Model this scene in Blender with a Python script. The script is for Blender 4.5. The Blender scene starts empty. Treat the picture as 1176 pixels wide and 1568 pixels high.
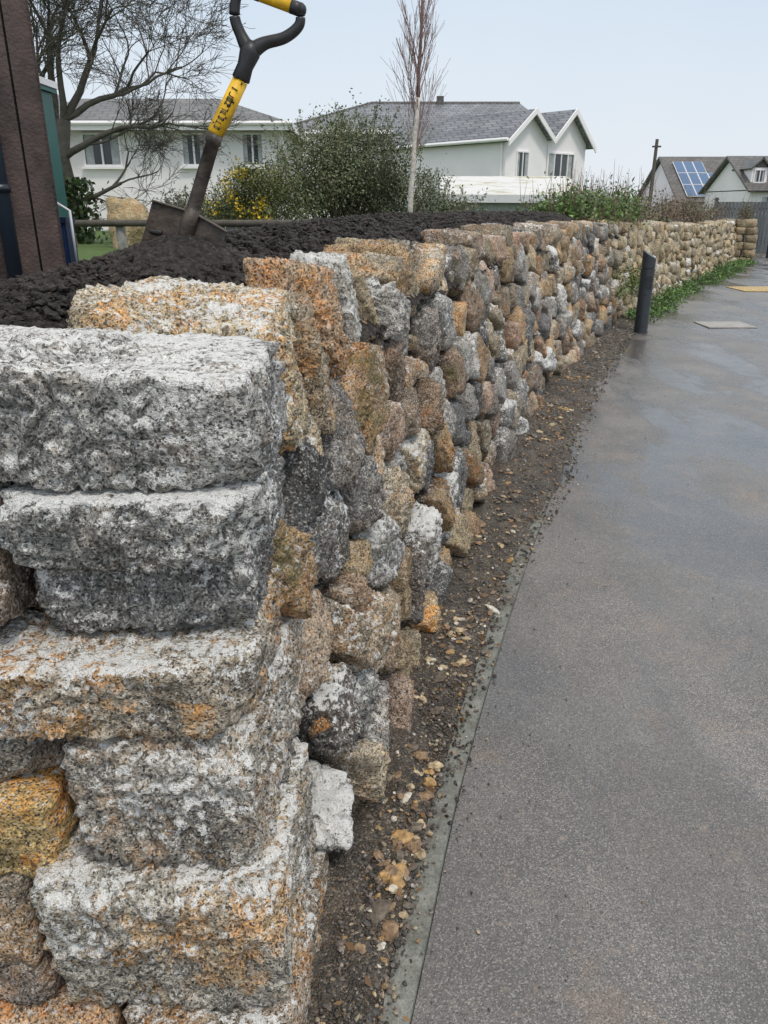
import bpy, bmesh, math, random
import numpy as np
from mathutils import Vector, Matrix
rng=np.random.default_rng(7); random.seed(7)
scene=bpy.context.scene
# ---------------------------------------------------------------- noise
_perm=rng.permutation(256).astype(np.int64); _perm=np.concatenate([_perm,_perm,_perm])
_g=rng.normal(size=(256,3)); _g/=np.linalg.norm(_g,axis=1)[:,None]
def pn(P):
    Pi=np.floor(P).astype(np.int64); f=P-Pi; Pi&=255
    u=f*f*f*(f*(f*6-15)+10); out=0
    for dx in (0,1):
        for dy in (0,1):
            for dz in (0,1):
                h=_perm[_perm[_perm[(Pi[:,0]+dx)&255]+((Pi[:,1]+dy)&255)]+((Pi[:,2]+dz)&255)]
                g=_g[h&255]
                d=g[:,0]*(f[:,0]-dx)+g[:,1]*(f[:,1]-dy)+g[:,2]*(f[:,2]-dz)
                w=(u[:,0] if dx else 1-u[:,0])*(u[:,1] if dy else 1-u[:,1])*(u[:,2] if dz else 1-u[:,2])
                out=out+w*d
    return out*1.6
def fbm(P,o=4,gain=.5):
    a=1;r=0;
    for i in range(o):
        r=r+a*pn(P+17.3*i); P=P*2.03; a*=gain
    return r
# ---------------------------------------------------------------- mesh builder
class MB:
    def __init__(s): s.V=[];s.F=[];s.C=[];s.D=[];s.n=0
    def add(s,V,F,col=(.5,.5,.5),par=(0,0,0)):
        V=np.asarray(V,float);F=np.asarray(F,np.int64)
        if F.shape[1]==4: F=np.concatenate([F[:,[0,1,2]],F[:,[0,2,3]]])
        s.V.append(V);s.F.append(F+s.n)
        col=np.asarray(col,float)
        if col.ndim==1: col=np.tile(col[:3],(len(V),1))
        par=np.asarray(par,float)
        if par.ndim==1: par=np.tile(par[:3],(len(V),1))
        s.C.append(col);s.D.append(par);s.n+=len(V)
    def build(s,name,mat,smooth=False,parent=None):
        if not s.V: return None
        V=np.concatenate(s.V);F=np.concatenate(s.F);C=np.concatenate(s.C);D=np.concatenate(s.D)
        me=bpy.data.meshes.new(name)
        me.vertices.add(len(V));me.vertices.foreach_set('co',V.astype(np.float32).ravel())
        me.loops.add(len(F)*3);me.loops.foreach_set('vertex_index',F.astype(np.int32).ravel())
        me.polygons.add(len(F));me.polygons.foreach_set('loop_start',np.arange(0,len(F)*3,3,dtype=np.int32))
        me.update(calc_edges=True)
        me.polygons.foreach_set('use_smooth',np.full(len(F),bool(smooth)))
        for nm,A in (('Col',C),('Par',D)):
            a=me.color_attributes.new(nm,'FLOAT_COLOR','POINT')
            a.data.foreach_set('color',np.concatenate([A,np.ones((len(A),1))],1).astype(np.float32).ravel())
        me.materials.append(mat)
        ob=bpy.data.objects.new(name,me);scene.collection.objects.link(ob)
        if parent: ob.parent=parent
        return ob
_ico={}
def ico(k):
    if k not in _ico:
        bm=bmesh.new();bmesh.ops.create_icosphere(bm,subdivisions=k,radius=1)
        V=np.array([v.co[:] for v in bm.verts]);F=np.array([[v.index for v in f.verts] for f in bm.faces])
        V/=np.linalg.norm(V,axis=1)[:,None];bm.free();_ico[k]=(V,F)
    return _ico[k]
def empty(name):
    e=bpy.data.objects.new(name,None);scene.collection.objects.link(e);return e
BF=[[0,3,2,1],[4,5,6,7],[0,1,5,4],[1,2,6,5],[2,3,7,6],[3,0,4,7]]
def box(mb,c,h,R=None,col=(.5,.5,.5)):
    V=np.array([[-1,-1,-1],[1,-1,-1],[1,1,-1],[-1,1,-1],[-1,-1,1],[1,-1,1],[1,1,1],[-1,1,1]])*np.array(h)
    if R is not None: V=V@np.array(R).T
    mb.add(V+np.array(c),BF,col)
def hexa(mb,pts,col=(.5,.5,.5)): mb.add(np.array(pts,float),BF,col)
def tube(mb,pts,rad,sides=6,col=(.5,.5,.5),cap=True):
    pts=np.array(pts,float);n=len(pts)
    T=np.gradient(pts,axis=0);T/=np.linalg.norm(T,axis=1)[:,None]+1e-9
    ref=np.array([0,0,1.]) if abs(T[0,2])<.9 else np.array([1.,0,0])
    A=np.cross(T,ref);A/=np.linalg.norm(A,axis=1)[:,None]+1e-9;B=np.cross(T,A)
    th=np.arange(sides)/sides*2*np.pi
    rad=np.broadcast_to(np.asarray(rad,float),(n,))
    V=(pts[:,None,:]+rad[:,None,None]*(np.cos(th)[None,:,None]*A[:,None,:]+np.sin(th)[None,:,None]*B[:,None,:])).reshape(-1,3)
    i=np.arange(n-1)[:,None]*sides;j=np.arange(sides)[None,:];k=(j+1)%sides
    F=np.stack([i+j,i+k,i+sides+k,i+sides+j],-1).reshape(-1,4)
    F=np.concatenate([F[:,[0,1,2]],F[:,[0,2,3]]])
    if cap:
        V=np.concatenate([V,pts[:1],pts[-1:]]);b=n*sides
        j=np.arange(sides);k=(j+1)%sides
        F=np.concatenate([F,np.stack([j*0+b,k,j],1),np.stack([j*0+b+1,(n-1)*sides+j,(n-1)*sides+k],1)])
    mb.add(V,F,col)
def leaves(mb,C,size,col,flat=0.0,aspect=.45):
    n=len(C);a=rng.normal(size=(n,3));a[:,2]*=(1-flat);a/=np.linalg.norm(a,axis=1)[:,None]
    b=rng.normal(size=(n,3));b-=a*(a*b).sum(1)[:,None];b/=np.linalg.norm(b,axis=1)[:,None]
    s=(size*rng.uniform(.6,1.3,n))[:,None]
    V=np.stack([C-a*s,C+b*s*aspect,C+a*s,C-b*s*aspect],1).reshape(-1,3)
    F=np.arange(n*4).reshape(n,4);mb.add(V,F,np.repeat(col,4,axis=0))
# ---------------------------------------------------------------- materials
def mat(name):
    m=bpy.data.materials.new(name);m.use_nodes=True;nt=m.node_tree
    return m,nt,nt.nodes['Principled BSDF']
class N:
    def __init__(s,nt): s.nt=nt;s.l=nt.links;s.tc=nt.nodes.new('ShaderNodeTexCoord').outputs['Object']
    def new(s,t,**k):
        n=s.nt.nodes.new(t)
        for a,b in k.items(): setattr(n,a,b)
        return n
    def put(s,inp,v):
        if hasattr(v,'is_output'): s.l.new(v,inp)
        else: inp.default_value=v
    def noise(s,sc,det=4,ro=.55,vec=None,out=0,dist=0):
        n=s.new('ShaderNodeTexNoise');s.l.new(vec or s.tc,n.inputs['Vector'])
        n.inputs['Scale'].default_value=sc;n.inputs['Detail'].default_value=det;n.inputs['Roughness'].default_value=ro
        n.inputs['Distortion'].default_value=dist
        return n.outputs[out]
    def voro(s,sc,out='Distance',vec=None,feat='F1'):
        n=s.new('ShaderNodeTexVoronoi',feature=feat);s.l.new(vec or s.tc,n.inputs['Vector']);n.inputs['Scale'].default_value=sc
        return n.outputs[out]
    def scale(s,v):
        n=s.new('ShaderNodeMapping');s.l.new(s.tc,n.inputs[0]);n.inputs['Scale'].default_value=v;return n.outputs[0]
    def mr(s,v,a,b,c=0,d=1):
        n=s.new('ShaderNodeMapRange');s.put(n.inputs[0],v)
        for i,x in enumerate((a,b,c,d)): s.put(n.inputs[i+1],x)
        return n.outputs[0]
    def m(s,op,a,b=0,c=0):
        n=s.new('ShaderNodeMath',operation=op);s.put(n.inputs[0],a);s.put(n.inputs[1],b)
        if op=='MULTIPLY_ADD': s.put(n.inputs[2],c)
        return n.outputs[0]
    def mix(s,f,a,b,bt='MIX'):
        n=s.new('ShaderNodeMix',data_type='RGBA',blend_type=bt);s.put(n.inputs[0],f)
        for i,x in ((6,a),(7,b)):
            if isinstance(x,(tuple,list)): x=tuple(x)[:3]+(1,)
            s.put(n.inputs[i],x)
        return n.outputs[2]
    def grey(s,v):
        n=s.new('ShaderNodeCombineColor')
        for i in range(3): s.put(n.inputs[i],v)
        return n.outputs[0]
    def attr(s,nm):
        n=s.new('ShaderNodeAttribute',attribute_name=nm);return n.outputs['Color']
    def sep(s,c):
        n=s.new('ShaderNodeSeparateColor');s.put(n.inputs[0],c);return n.outputs
    def bump(s,h,st,dist,prev=None):
        n=s.new('ShaderNodeBump');s.put(n.inputs['Height'],h);s.put(n.inputs['Strength'],st);n.inputs['Distance'].default_value=dist
        if prev is not None:s.l.new(prev,n.inputs['Normal'])
        return n.outputs[0]
    def nz(s):
        g=s.new('ShaderNodeNewGeometry');x=s.new('ShaderNodeSeparateXYZ');s.l.new(g.outputs['Normal'],x.inputs[0]);return x.outputs[2]
def simple(name,col,rough=.6,var=.2,sc=8,bump=0,metal=0,spec=.5,bsc=60):
    m,nt,b=mat(name);n=N(nt)
    v=n.mr(n.noise(sc,5),.3,.7,1-var,1+var)
    n.put(b.inputs['Base Color'],n.mix(1,col,n.grey(v),'MULTIPLY'))
    n.put(b.inputs['Roughness'],n.mr(n.noise(sc*2,3),.3,.7,max(rough-.1,0.02),min(rough+.1,1)));b.inputs['Metallic'].default_value=metal
    b.inputs['Specular IOR Level'].default_value=spec
    if bump: n.put(b.inputs['Normal'],n.bump(n.noise(bsc,4),bump,.01))
    return m
def attrmat(name,rough=.6,var=.3,sc=20,trans=0,bump=0,bsc=80):
    m,nt,b=mat(name);n=N(nt)
    v=n.mr(n.noise(sc,3),.3,.7,1-var,1+var)
    c=n.mix(1,n.attr('Col'),n.grey(v),'MULTIPLY')
    n.put(b.inputs['Base Color'],c);b.inputs['Roughness'].default_value=rough
    if bump: n.put(b.inputs['Normal'],n.bump(n.noise(bsc,3),bump,.006))
    return m
def stone_mat():
    # Par : r = pale lichen/feldspar and painted sky sheen, g = rust staining, b = moss ; Col carries painted shade toward the joints
    m,nt,b=mat('granite_stone');n=N(nt)
    col=n.attr('Col');par=n.sep(n.attr('Par'))
    nz=n.mr(n.nz(),.05,.8,0,1)
    c=n.mix(1,col,n.grey(n.mr(n.noise(8,5,.66),.33,.69,.50,1.5)),'MULTIPLY')
    f=n.m('MULTIPLY',n.mr(n.noise(7.5,5,.72),.49,.58),par[1])
    c=n.mix(f,c,n.mix(n.mr(n.noise(19,2),.4,.6),n.mix(1,col,(1.5,.85,.35),'MULTIPLY'),n.mix(1,col,(1.35,1.0,.62),'MULTIPLY')))
    c=n.mix(1,c,n.grey(n.mr(n.noise(150,2,.8),.36,.64,.48,1.6)),'MULTIPLY')
    vc=n.sep(n.voro(260,'Color'))
    dk=n.mr(n.sep(col)[0],.0,.10,.15,1)
    c=n.mix(n.m('MULTIPLY',n.mr(vc[0],.82,.88,0,.60),dk),c,(.66,.62,.56))
    c=n.mix(n.mr(vc[1],.22,.16,0,.8),c,(.024,.024,.024))
    w=n.m('MULTIPLY',par[0],n.m('MULTIPLY_ADD',nz,.135,.100))  # whiter on upward faces: lichen plus wet sky reflection painted into the colour
    th=n.m('SUBTRACT',.655,w)
    fl=n.m('ADD',n.noise(62,4,.80),n.mr(n.noise(7,3),.3,.7,-.09,.09))
    fw=n.mr(n.m('SUBTRACT',fl,th),0,.03,0,1)
    fw=n.m('MULTIPLY',n.m('MULTIPLY',fw,n.mr(par[0],0,.5,.30,.95)),dk)
    c=n.mix(fw,c,(.84,.83,.80))
    pit=n.mr(n.noise(33,3,.7),.38,.33,0,.55)
    c=n.mix(pit,c,(.04,.036,.033))
    mo=n.m('MULTIPLY',n.mr(n.noise(9,4,.70),.52,.60),par[2])
    c=n.mix(mo,c,(.18,.17,.055))
    n.put(b.inputs['Base Color'],c)
    n.put(b.inputs['Roughness'],n.mr(n.noise(12,2),.3,.7,.36,.8));b.inputs['Specular IOR Level'].default_value=.4
    h1=n.m('ADD',n.noise(22,5,.72),n.m('MULTIPLY',n.voro(26),.45))
    b1=n.bump(h1,.75,.035)
    b2=n.bump(n.noise(150,3,.72),.8,.007,b1)
    n.put(b.inputs['Normal'],b2)
    return m
M_stone=stone_mat()
def soil_mat():
    m,nt,b=mat('dark_mulch');n=N(nt)
    c=n.mix(n.mr(n.noise(60,4,.65),.35,.68),(.014,.0115,.010),(.090,.075,.066))
    c=n.mix(1,c,n.grey(n.mr(n.noise(4,3),.3,.7,.75,1.3)),'MULTIPLY')
    cr=n.sep(n.voro(130,'Color'))[0]
    c=n.mix(n.mr(cr,.94,.97,0,.5),c,(.20,.16,.12))
    n.put(b.inputs['Base Color'],c);b.inputs['Roughness'].default_value=.65;b.inputs['Specular IOR Level'].default_value=.4
    n.put(b.inputs['Normal'],n.bump(n.noise(110,4,.75),1,.018))
    return m
M_soil=soil_mat()
def dirt_mat():
    m,nt,b=mat('wet_gravel_dirt');n=N(nt)
    c=n.mix(n.mr(n.noise(5,6,.7),.38,.62),(.045,.037,.031),(.18,.148,.112))
    cr=n.sep(n.voro(190,'Color'))
    c=n.mix(n.mr(cr[0],.80,.86,0,.65),c,(.36,.31,.25))
    c=n.mix(n.mr(cr[1],.91,.94,0,.6),c,(.28,.15,.06))
    c=n.mix(n.mr(cr[2],.6,.4,0,.6),c,(.03,.026,.022))
    n.put(b.inputs['Base Color'],c);n.put(b.inputs['Roughness'],n.mr(n.noise(8,2),.3,.7,.30,.8))
    h=n.m('ADD',n.mr(n.voro(190),0,.8,1,0),n.noise(60,3))
    n.put(b.inputs['Normal'],n.bump(h,.9,.008,n.bump(n.noise(18,4),.7,.03)))
    return m
M_dirt=dirt_mat()
def asphalt_mat():
    m,nt,b=mat('wet_asphalt');n=N(nt)
    base=n.mix(n.mr(n.noise(1.6,5,.62),.32,.68),(.095,.088,.084),(.19,.173,.16))
    st=n.mr(n.noise(3.0,6,.68,dist=.4),.55,.68,0,.6)
    c=n.mix(st,base,(.27,.19,.135))
    cr=n.sep(n.voro(330,'Color'))
    c=n.mix(n.mr(cr[0],.60,.98,0,.7),c,(.42,.385,.35))
    c=n.mix(n.mr(cr[1],.4,.1,0,.7),c,(.035,.035,.035))
    c=n.mix(n.mr(n.noise(24,4),.62,.70,0,.4),c,(.34,.26,.19))
    wn=n.noise(.8,6,.62,vec=n.scale((1.6,.55,1)),dist=.3)
    wet=n.mr(wn,.40,.54)
    c=n.mix(1,c,n.grey(n.mr(wet,0,1,1.20,.74)),'MULTIPLY')
    n.put(b.inputs['Base Color'],c)
    n.put(b.inputs['Roughness'],n.m('ADD',n.mr(wet,0,1,.44,.17),n.mr(n.noise(7,3),.3,.7,-.07,.07)))
    b.inputs['Specular IOR Level'].default_value=.9
    h=n.mr(n.voro(330),0,.7,1,0)
    n.put(b.inputs['Normal'],n.bump(h,n.mr(wet,0,1,.55,.08),.003))
    return m
M_asph=asphalt_mat()
def conc_mat():
    m,nt,b=mat('mossy_concrete');n=N(nt)
    c=n.mix(n.mr(n.noise(14,5,.65),.35,.65),(.14,.15,.13),(.26,.26,.23))
    c=n.mix(n.mr(n.noise(5,5,.7),.50,.60,0,.75),c,(.13,.115,.095))
    c=n.mix(1,c,n.grey(n.mr(n.noise(150,3,.7),.33,.67,.7,1.3)),'MULTIPLY')
    n.put(b.inputs['Base Color'],c);n.put(b.inputs['Roughness'],n.mr(n.noise(9,3),.3,.7,.45,.75))
    n.put(b.inputs['Normal'],n.bump(n.noise(90,4),.5,.006));return m
M_conc=conc_mat()
def grass_mat():
    m,nt,b=mat('lawn_grass');n=N(nt)
    c=n.mix(n.mr(n.noise(1.2,6,.7),.3,.7),(.08,.135,.030),(.125,.20,.05))
    c=n.mix(1,c,n.grey(n.mr(n.noise(60,3),.3,.7,.6,1.35)),'MULTIPLY')
    n.put(b.inputs['Base Color'],c);b.inputs['Roughness'].default_value=.85
    n.put(b.inputs['Normal'],n.bump(n.noise(50,3),1,.04));return m
M_grass=grass_mat()
def slate_mat(name,c1,c2,rs=1):
    m,nt,b=mat(name);n=N(nt)
    g=n.new('ShaderNodeTexBrick');x=n.new('ShaderNodeSeparateXYZ');n.l.new(n.tc,x.inputs[0]);k=n.new('ShaderNodeCombineXYZ')
    n.put(k.inputs[0],n.m('ADD',x.outputs[0],n.m('MULTIPLY',x.outputs[1],.2)));n.put(k.inputs[1],n.m('MULTIPLY',x.outputs[2],2.6))
    n.l.new(k.outputs[0],g.inputs['Vector']);g.inputs['Scale'].default_value=1
    g.inputs['Brick Width'].default_value=.34*rs;g.inputs['Row Height'].default_value=.26*rs;g.inputs['Mortar Size'].default_value=.018
    g.inputs['Color1'].default_value=c1+(1,);g.inputs['Color2'].default_value=c2+(1,);g.inputs['Mortar'].default_value=tuple(q*.4 for q in c1)+(1,)
    c=n.mix(1,g.outputs[0],n.grey(n.mr(n.noise(1.5,5),.3,.7,.75,1.25)),'MULTIPLY')
    n.put(b.inputs['Base Color'],c);b.inputs['Roughness'].default_value=.45
    n.put(b.inputs['Normal'],n.bump(g.outputs[1],.6,-.02));return m
M_slate=slate_mat('grey_slate_roof',(.15,.16,.18),(.22,.23,.245))
M_tile=slate_mat('brown_tile_roof',(.11,.103,.097),(.16,.147,.137))
M_render=simple('white_render',(.93,.88,.885),.85,.04,1.2,.3,bsc=30)
M_trim=simple('white_upvc',(.92,.89,.89),.4,.03,3)
M_glass=simple('window_glass',(.05,.06,.07),.08,.4,.8)
M_curt=simple('net_curtain',(.42,.43,.44),.8,.25,5)
# ---------------------------------------------------------------- curves
def catmull(pts):
    P=np.array(pts,float);P=np.vstack([2*P[0]-P[1],P,2*P[-1]-P[-2]]);out=[]
    for i in range(1,len(P)-2):
        for t in np.linspace(0,1,24,endpoint=False):
            p0,p1,p2,p3=P[i-1:i+3]
            out.append(.5*((2*p1)+(-p0+p2)*t+(2*p0-5*p1+4*p2-p3)*t*t+(-p0+3*p1-3*p2+p3)*t**3))
    out.append(P[-2]);return np.array(out)
class Curve:
    def __init__(s,pts):
        s.P=catmull(pts);d=np.linalg.norm(np.diff(s.P,axis=0),axis=1);s.S=np.concatenate([[0],np.cumsum(d)]);s.L=s.S[-1]
    def at(s,t):
        t=np.asarray(t,float);p=np.stack([np.interp(t,s.S,s.P[:,0]),np.interp(t,s.S,s.P[:,1])],-1)
        e=.12;q=np.stack([np.interp(t+e,s.S,s.P[:,0]),np.interp(t+e,s.S,s.P[:,1])],-1)-np.stack([np.interp(t-e,s.S,s.P[:,0]),np.interp(t-e,s.S,s.P[:,1])],-1)
        T=q/(np.linalg.norm(q,axis=-1)[...,None]+1e-9);return p,T,np.stack([T[...,1],-T[...,0]],-1)
    def sy(s,y): return float(np.interp(y,s.P[:,1],s.S))
WP=[(-.12,1.0),(.005,1.7),(.14,2.4),(.355,3.2),(.82,4.8),(1.50,6.8),(2.71,9.7),(3.88,12.2),(5.38,15),(7.68,19),(10.2,23.3)]
wall=Curve(WP);wallx=Curve(WP+[(16,33),(28,53)])
kerb=Curve([(-1.2,-4),(-.62,-1.5),(-.2,.1),(.055,1.07),(.225,1.77),(.535,2.82),(.96,4.13),(1.68,6.3),(2.32,8),(3.42,10.8),(4.25,12.6),(5.9,15.5),(9.4,21.6),(12.4,26.6),(13,28)])
def ztop(Y): return np.interp(Y,[1,1.9,3,5,8,11,14,18,24],[1.33,1.35,1.40,1.41,1.385,1.375,1.30,1.19,1.17])
BAT=.17
PAL=[((.50,.33,.17),.25,.8),((.46,.32,.23),.3,.4),((.36,.345,.32),.7,.3),((.15,.147,.145),.3,.1),((.40,.32,.20),.3,.5),((.54,.44,.31),.5,.7),((.36,.24,.15),.2,.8),((.44,.33,.23),.4,.6),((.23,.205,.185),.5,.5),((.31,.29,.27),.6,.35),((.52,.37,.20),.3,.9),((.46,.37,.25),.45,.7),((.42,.40,.37),.9,.15)]
def stone(mb,C,ax,planes,k,col,par,p=10,amp=.03,fine=.004,seed=0,nsc=5.,joint=None):
    D,F=ico(k)
    n=np.array([q[0] for q in planes],float);n/=np.linalg.norm(n,axis=1)[:,None];h=np.array([q[1] for q in planes])
    X=np.maximum(D@n.T,0)/h
    mx=X.max(1)+1e-9
    r=1/(mx*((X/mx[:,None])**p).sum(1)**(1/p))
    V=D*r[:,None]
    off=np.array([seed*3.1,seed*1.7,seed*.9])
    lo=fbm(V*nsc+off,3)*amp
    q=fbm(V*nsc*1.7+off+9,2);led=np.tanh((q-np.round(q*2.5)/2.5)*9)*amp*.5
    V=V+D*(lo+led)[:,None]
    if k>=4: V=V+D*(fbm(V*34+off,3 if k<6 else 4,.62)*fine*1.8)[:,None]
    c=np.tile(np.array(col,float),(len(V),1))
    if joint: c=c*np.interp(V[:,1],joint,[.10,1])[:,None]   # joint shadow painted into the stone sides, darkest deep in
    W=V@np.array(ax)+np.array(C)
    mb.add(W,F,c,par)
mb=MB()
# --- corner quoin blocks of the wall end
Q=[(-.80,-.190,1.055,1.41,1.180,1.338,(.36,.35,.33),(.86,.15,0),6),
 (-.566,-.205,1.075,1.52,.920,1.10,(.22,.215,.21),(.80,.12,0),6),
 (-.90,-.210,1.00,1.42,.762,.897,(.46,.39,.30),(.78,.85,.0),6),
 (-.543,-.200,1.01,1.50,.502,.737,(.37,.335,.285),(.80,.5,.0),6),
 (-.590,-.170,.975,1.42,.162,.478,(.44,.40,.33),(.82,.8,.0),6),
 (-.50,-.150,.96,1.42,-.1,.138,(.34,.27,.20),(.6,.9,0),5),
 (-.95,-.592,1.06,1.4,.925,1.172,(.24,.20,.17),(.35,.5,0),5),
 (-.98,-.563,1.05,1.4,.635,.745,(.34,.33,.30),(.7,.3,0),5),
 (-.90,-.568,1.01,1.4,.452,.628,(.62,.44,.19),(.45,.8,0),5),
 (-.95,-.612,1.01,1.4,.255,.443,(.38,.31,.23),(.35,.5,.2),5),
 (-1.0,-.520,.98,1.4,-.05,.138,(.50,.31,.17),(.3,.9,0),5),(-1.0,-.615,1.0,1.4,.147,.253,(.32,.26,.21),(.3,.4,0),5),
 (-.60,-.205,1.43,1.80,1.10,1.366,(.54,.43,.27),(.66,.7,0),6),
 (-.34,-.155,1.81,1.97,1.05,1.345,(.38,.30,.2),(.3,.6,0),5),
 (-.35,-.135,1.99,2.27,1.12,1.400,(.54,.38,.24),(.3,.7,0),6),
 (-.28,-.095,2.29,2.50,1.10,1.41,(.46,.44,.39),(.95,.1,.25),5),
 (-.573,-.20,1.03,1.50,1.058,1.166,(.33,.325,.31),(.95,.12,0),6),
 (-1.5,-.82,1.07,1.42,1.17,1.33,(.33,.30,.26),(.6,.3,0),5),(-1.4,-.97,1.05,1.4,.93,1.15,(.26,.23,.2),(.4,.3,0),4),
 (-1.5,-.92,1.04,1.4,.62,.9,(.3,.26,.2),(.4,.5,0),4),(-1.5,-.97,1.02,1.4,.3,.6,(.26,.2,.16),(.3,.5,0),4),(-1.5,-1.0,1.0,1.4,-.05,.29,(.26,.25,.22),(.4,.3,0),4)]
for i,(x0,x1,y0,y1,z0,z1,col,par,k) in enumerate(Q):
    r=random.Random(i+40);hx,hy,hz=(x1-x0)/2,(y1-y0)/2,(z1-z0)/2
    def j(a=.09): return r.uniform(-a,a)
    pl=[((1,j(),j()),hx),((-1,j(),j()),hx),((j(.04),1,j()),hy),((j(.05),-1,j(.16)),hy),((j(.05),j(.06),1),hz*1.03),((j(.06),j(.06),-1),hz*1.03)]
    if 12<=i<=15: pl[0]=((1,j(.05),.18),hx*1.02);pl[4]=((.10,j(.1),1),hz*1.02)
    for q in range(9):
        a=np.array([r.choice([-1,1]),-1 if q<7 else 1,r.choice([-1,1])])*np.array([r.uniform(.0,1),r.uniform(.2,1),r.uniform(.0,1)])
        a/=np.linalg.norm(a);sup=abs(a[0])*hx+abs(a[1])*hy+abs(a[2])*hz;pl.append((a,sup*r.uniform(.84,.97)))
    stone(mb,((x0+x1)/2,(y0+y1)/2,(z0+z1)/2),np.eye(3),pl,k,col,par,p=70,amp=.014,fine=.0040,seed=i+3,nsc=8)
# --- voronoi rubble of long face
def cells(s0,s1,nr,sp,seed,jit=.40):
    r=np.random.default_rng(seed);pts=[]
    for j in range(-1,nr+1):
        s=s0-sp+r.uniform(0,sp)
        while s<s1+sp:
            pts.append((s+r.uniform(-.3,.3)*sp,(j+.5)/nr+r.uniform(-jit,jit)/nr));s+=sp*r.uniform(.5,1.5)
    return np.array(pts)
def clip(poly,m,n):
    out=[];L=len(poly)
    for i in range(L):
        a=poly[i];b=poly[(i+1)%L];da=(a-m)@n;db=(b-m)@n
        if da<=0: out.append(a)
        if (da<0)!=(db<0): out.append(a+(b-a)*(da/(da-db)))
    return out
def rubble(mb,s0,s1,nr,sp,seed,mossy=0):
    uv=cells(s0,s1,nr,sp,seed);yy=wall.at(uv[:,0])[0][:,1];P=uv.copy();P[:,1]*=ztop(yy)
    r=random.Random(seed)
    for i,(s,z) in enumerate(P):
        if s<s0 or s>s1 or uv[i,1]<0 or uv[i,1]>1: continue
        Y=float(wall.at(s)[0][1]);zt=float(ztop(Y))+r.uniform(-.055,.04)
        poly=[np.array(q) for q in ((s-.5,-.06),(s+.5,-.06),(s+.5,zt),(s-.5,zt))]
        d=P-P[i];dd=(d**2).sum(1)
        for jx in np.argsort(dd)[1:16]:
            if dd[jx]<1e-9: continue
            nn=d[jx]/math.sqrt(dd[jx]);poly=clip(poly,P[i]+d[jx]/2,nn)
            if len(poly)<3: break
        if len(poly)<3: continue
        poly=np.array(poly);c=poly.mean(0)
        if Y<2.47 and c[1]>1.14: continue
        pp,T,Nn=wall.at(c[0]);Y=float(pp[1])
        w=np.ptp(poly[:,0])/2;h=np.ptp(poly[:,1])/2
        if w<.03 or h<.03: continue
        top=(poly[:,1].max()>zt-.01)
        gap=r.uniform(.002,.012)*(1+.04*Y);pl=[]
        for q in range(len(poly)):
            a=poly[q];b=poly[(q+1)%len(poly)];e=b-a;le=np.linalg.norm(e)
            if le<.004: continue
            n2=np.array([e[1],-e[0]])/le
            if (c-a)@n2>0:n2=-n2
            hh=(a-c)@n2
            ou=r.uniform(.0,.24)
            if n2[1]>.8: ou=r.uniform(-.02,.14) if top else r.uniform(0,.18)
            pl.append(((n2[0],ou,n2[1]),max(hh-gap,.02)))
        dF=r.uniform(.09,.15)
        pl.append(((r.uniform(-.28,.28),1,r.uniform(-.12,.36)),dF));back=.17 if top else .14
        pl.append(((0,-1,0),back))
        for q in range(8):
            a=np.array([r.uniform(-1,1),r.uniform(.3,1),r.uniform(-1,1)]);a/=np.linalg.norm(a)
            pl.append((a,(abs(a[0])*w+abs(a[1])*dF+abs(a[2])*h)*r.uniform(.70,.94)))
        if top:
            for q in range(3):
                a=np.array([r.uniform(-1,1),r.uniform(-.8,.4),1]);a/=np.linalg.norm(a)
                pl.append((a,(abs(a[0])*w+abs(a[1])*.14+abs(a[2])*h)*r.uniform(.72,.92)))
        off=-BAT*c[1]-dF+r.uniform(-.035,.045)
        C=(pp[0]+Nn[0]*off,pp[1]+Nn[1]*off,c[1])
        ax=[[T[0],T[1],0],[Nn[0],Nn[1],0],[0,0,1]]
        col,sp_,ru=r.choice(PAL)
        br=r.uniform(.55,1.22);col=tuple(x*br for x in col);mo=r.choice([0,0,.0,0,0,.15,.5])
        if mossy>0:
            f=min(1,max(0,(Y-10.2)/1.5));g_=r.uniform(.7,1.2);col=tuple(a*(1-f)+(b*.7+a*.3)*f*g_ for a,b in zip(col,(.56,.44,.25)));mo=max(mo,f*r.uniform(.1,.5));ru*=(1-.5*f)
            if r.random()<.3: mo=0
        k=5 if Y<3.4 else (4 if Y<8 else 3)
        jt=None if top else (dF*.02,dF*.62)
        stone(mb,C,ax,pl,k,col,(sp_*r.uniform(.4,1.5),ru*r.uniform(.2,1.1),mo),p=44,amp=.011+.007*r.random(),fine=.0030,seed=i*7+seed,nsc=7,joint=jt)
rubble(mb,wall.sy(1.36),wall.sy(4.2),6,.225,11)
rubble(mb,wall.sy(4.2),wall.sy(11.0),7,.215,12,.5)
rubble(mb,wall.sy(11.0),wall.L-.15,7,.27,13,1)
r=random.Random(77)
for q in range(260):
    s=wall.sy(1.5)+(wall.sy(9)-wall.sy(1.5))*r.random()**1.4;z=r.uniform(.1,1.25);pp,T,Nn=wall.at(s);sz=r.uniform(.02,.045)
    off=-BAT*z-.06+r.uniform(-.02,.01);pl=[((r.gauss(0,1),r.gauss(0,1),r.gauss(0,1)),sz*r.uniform(.6,1.2)) for _ in range(12)]+[((1,0,0),sz*1.2),((-1,0,0),sz*1.2),((0,1,0),sz),((0,-1,0),sz),((0,0,1),sz*.9),((0,0,-1),sz*.9)]
    col,sp_,ru=r.choice(PAL);stone(mb,(pp[0]+Nn[0]*off,pp[1]+Nn[1]*off,z),[[T[0],T[1],0],[Nn[0],Nn[1],0],[0,0,1]],pl,3,tuple(.8*x for x in col),(sp_,ru,0),p=20,amp=.004,seed=q,nsc=12)
pp,T,Nn=wall.at(wall.L-.3)
r=random.Random(5)
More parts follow.
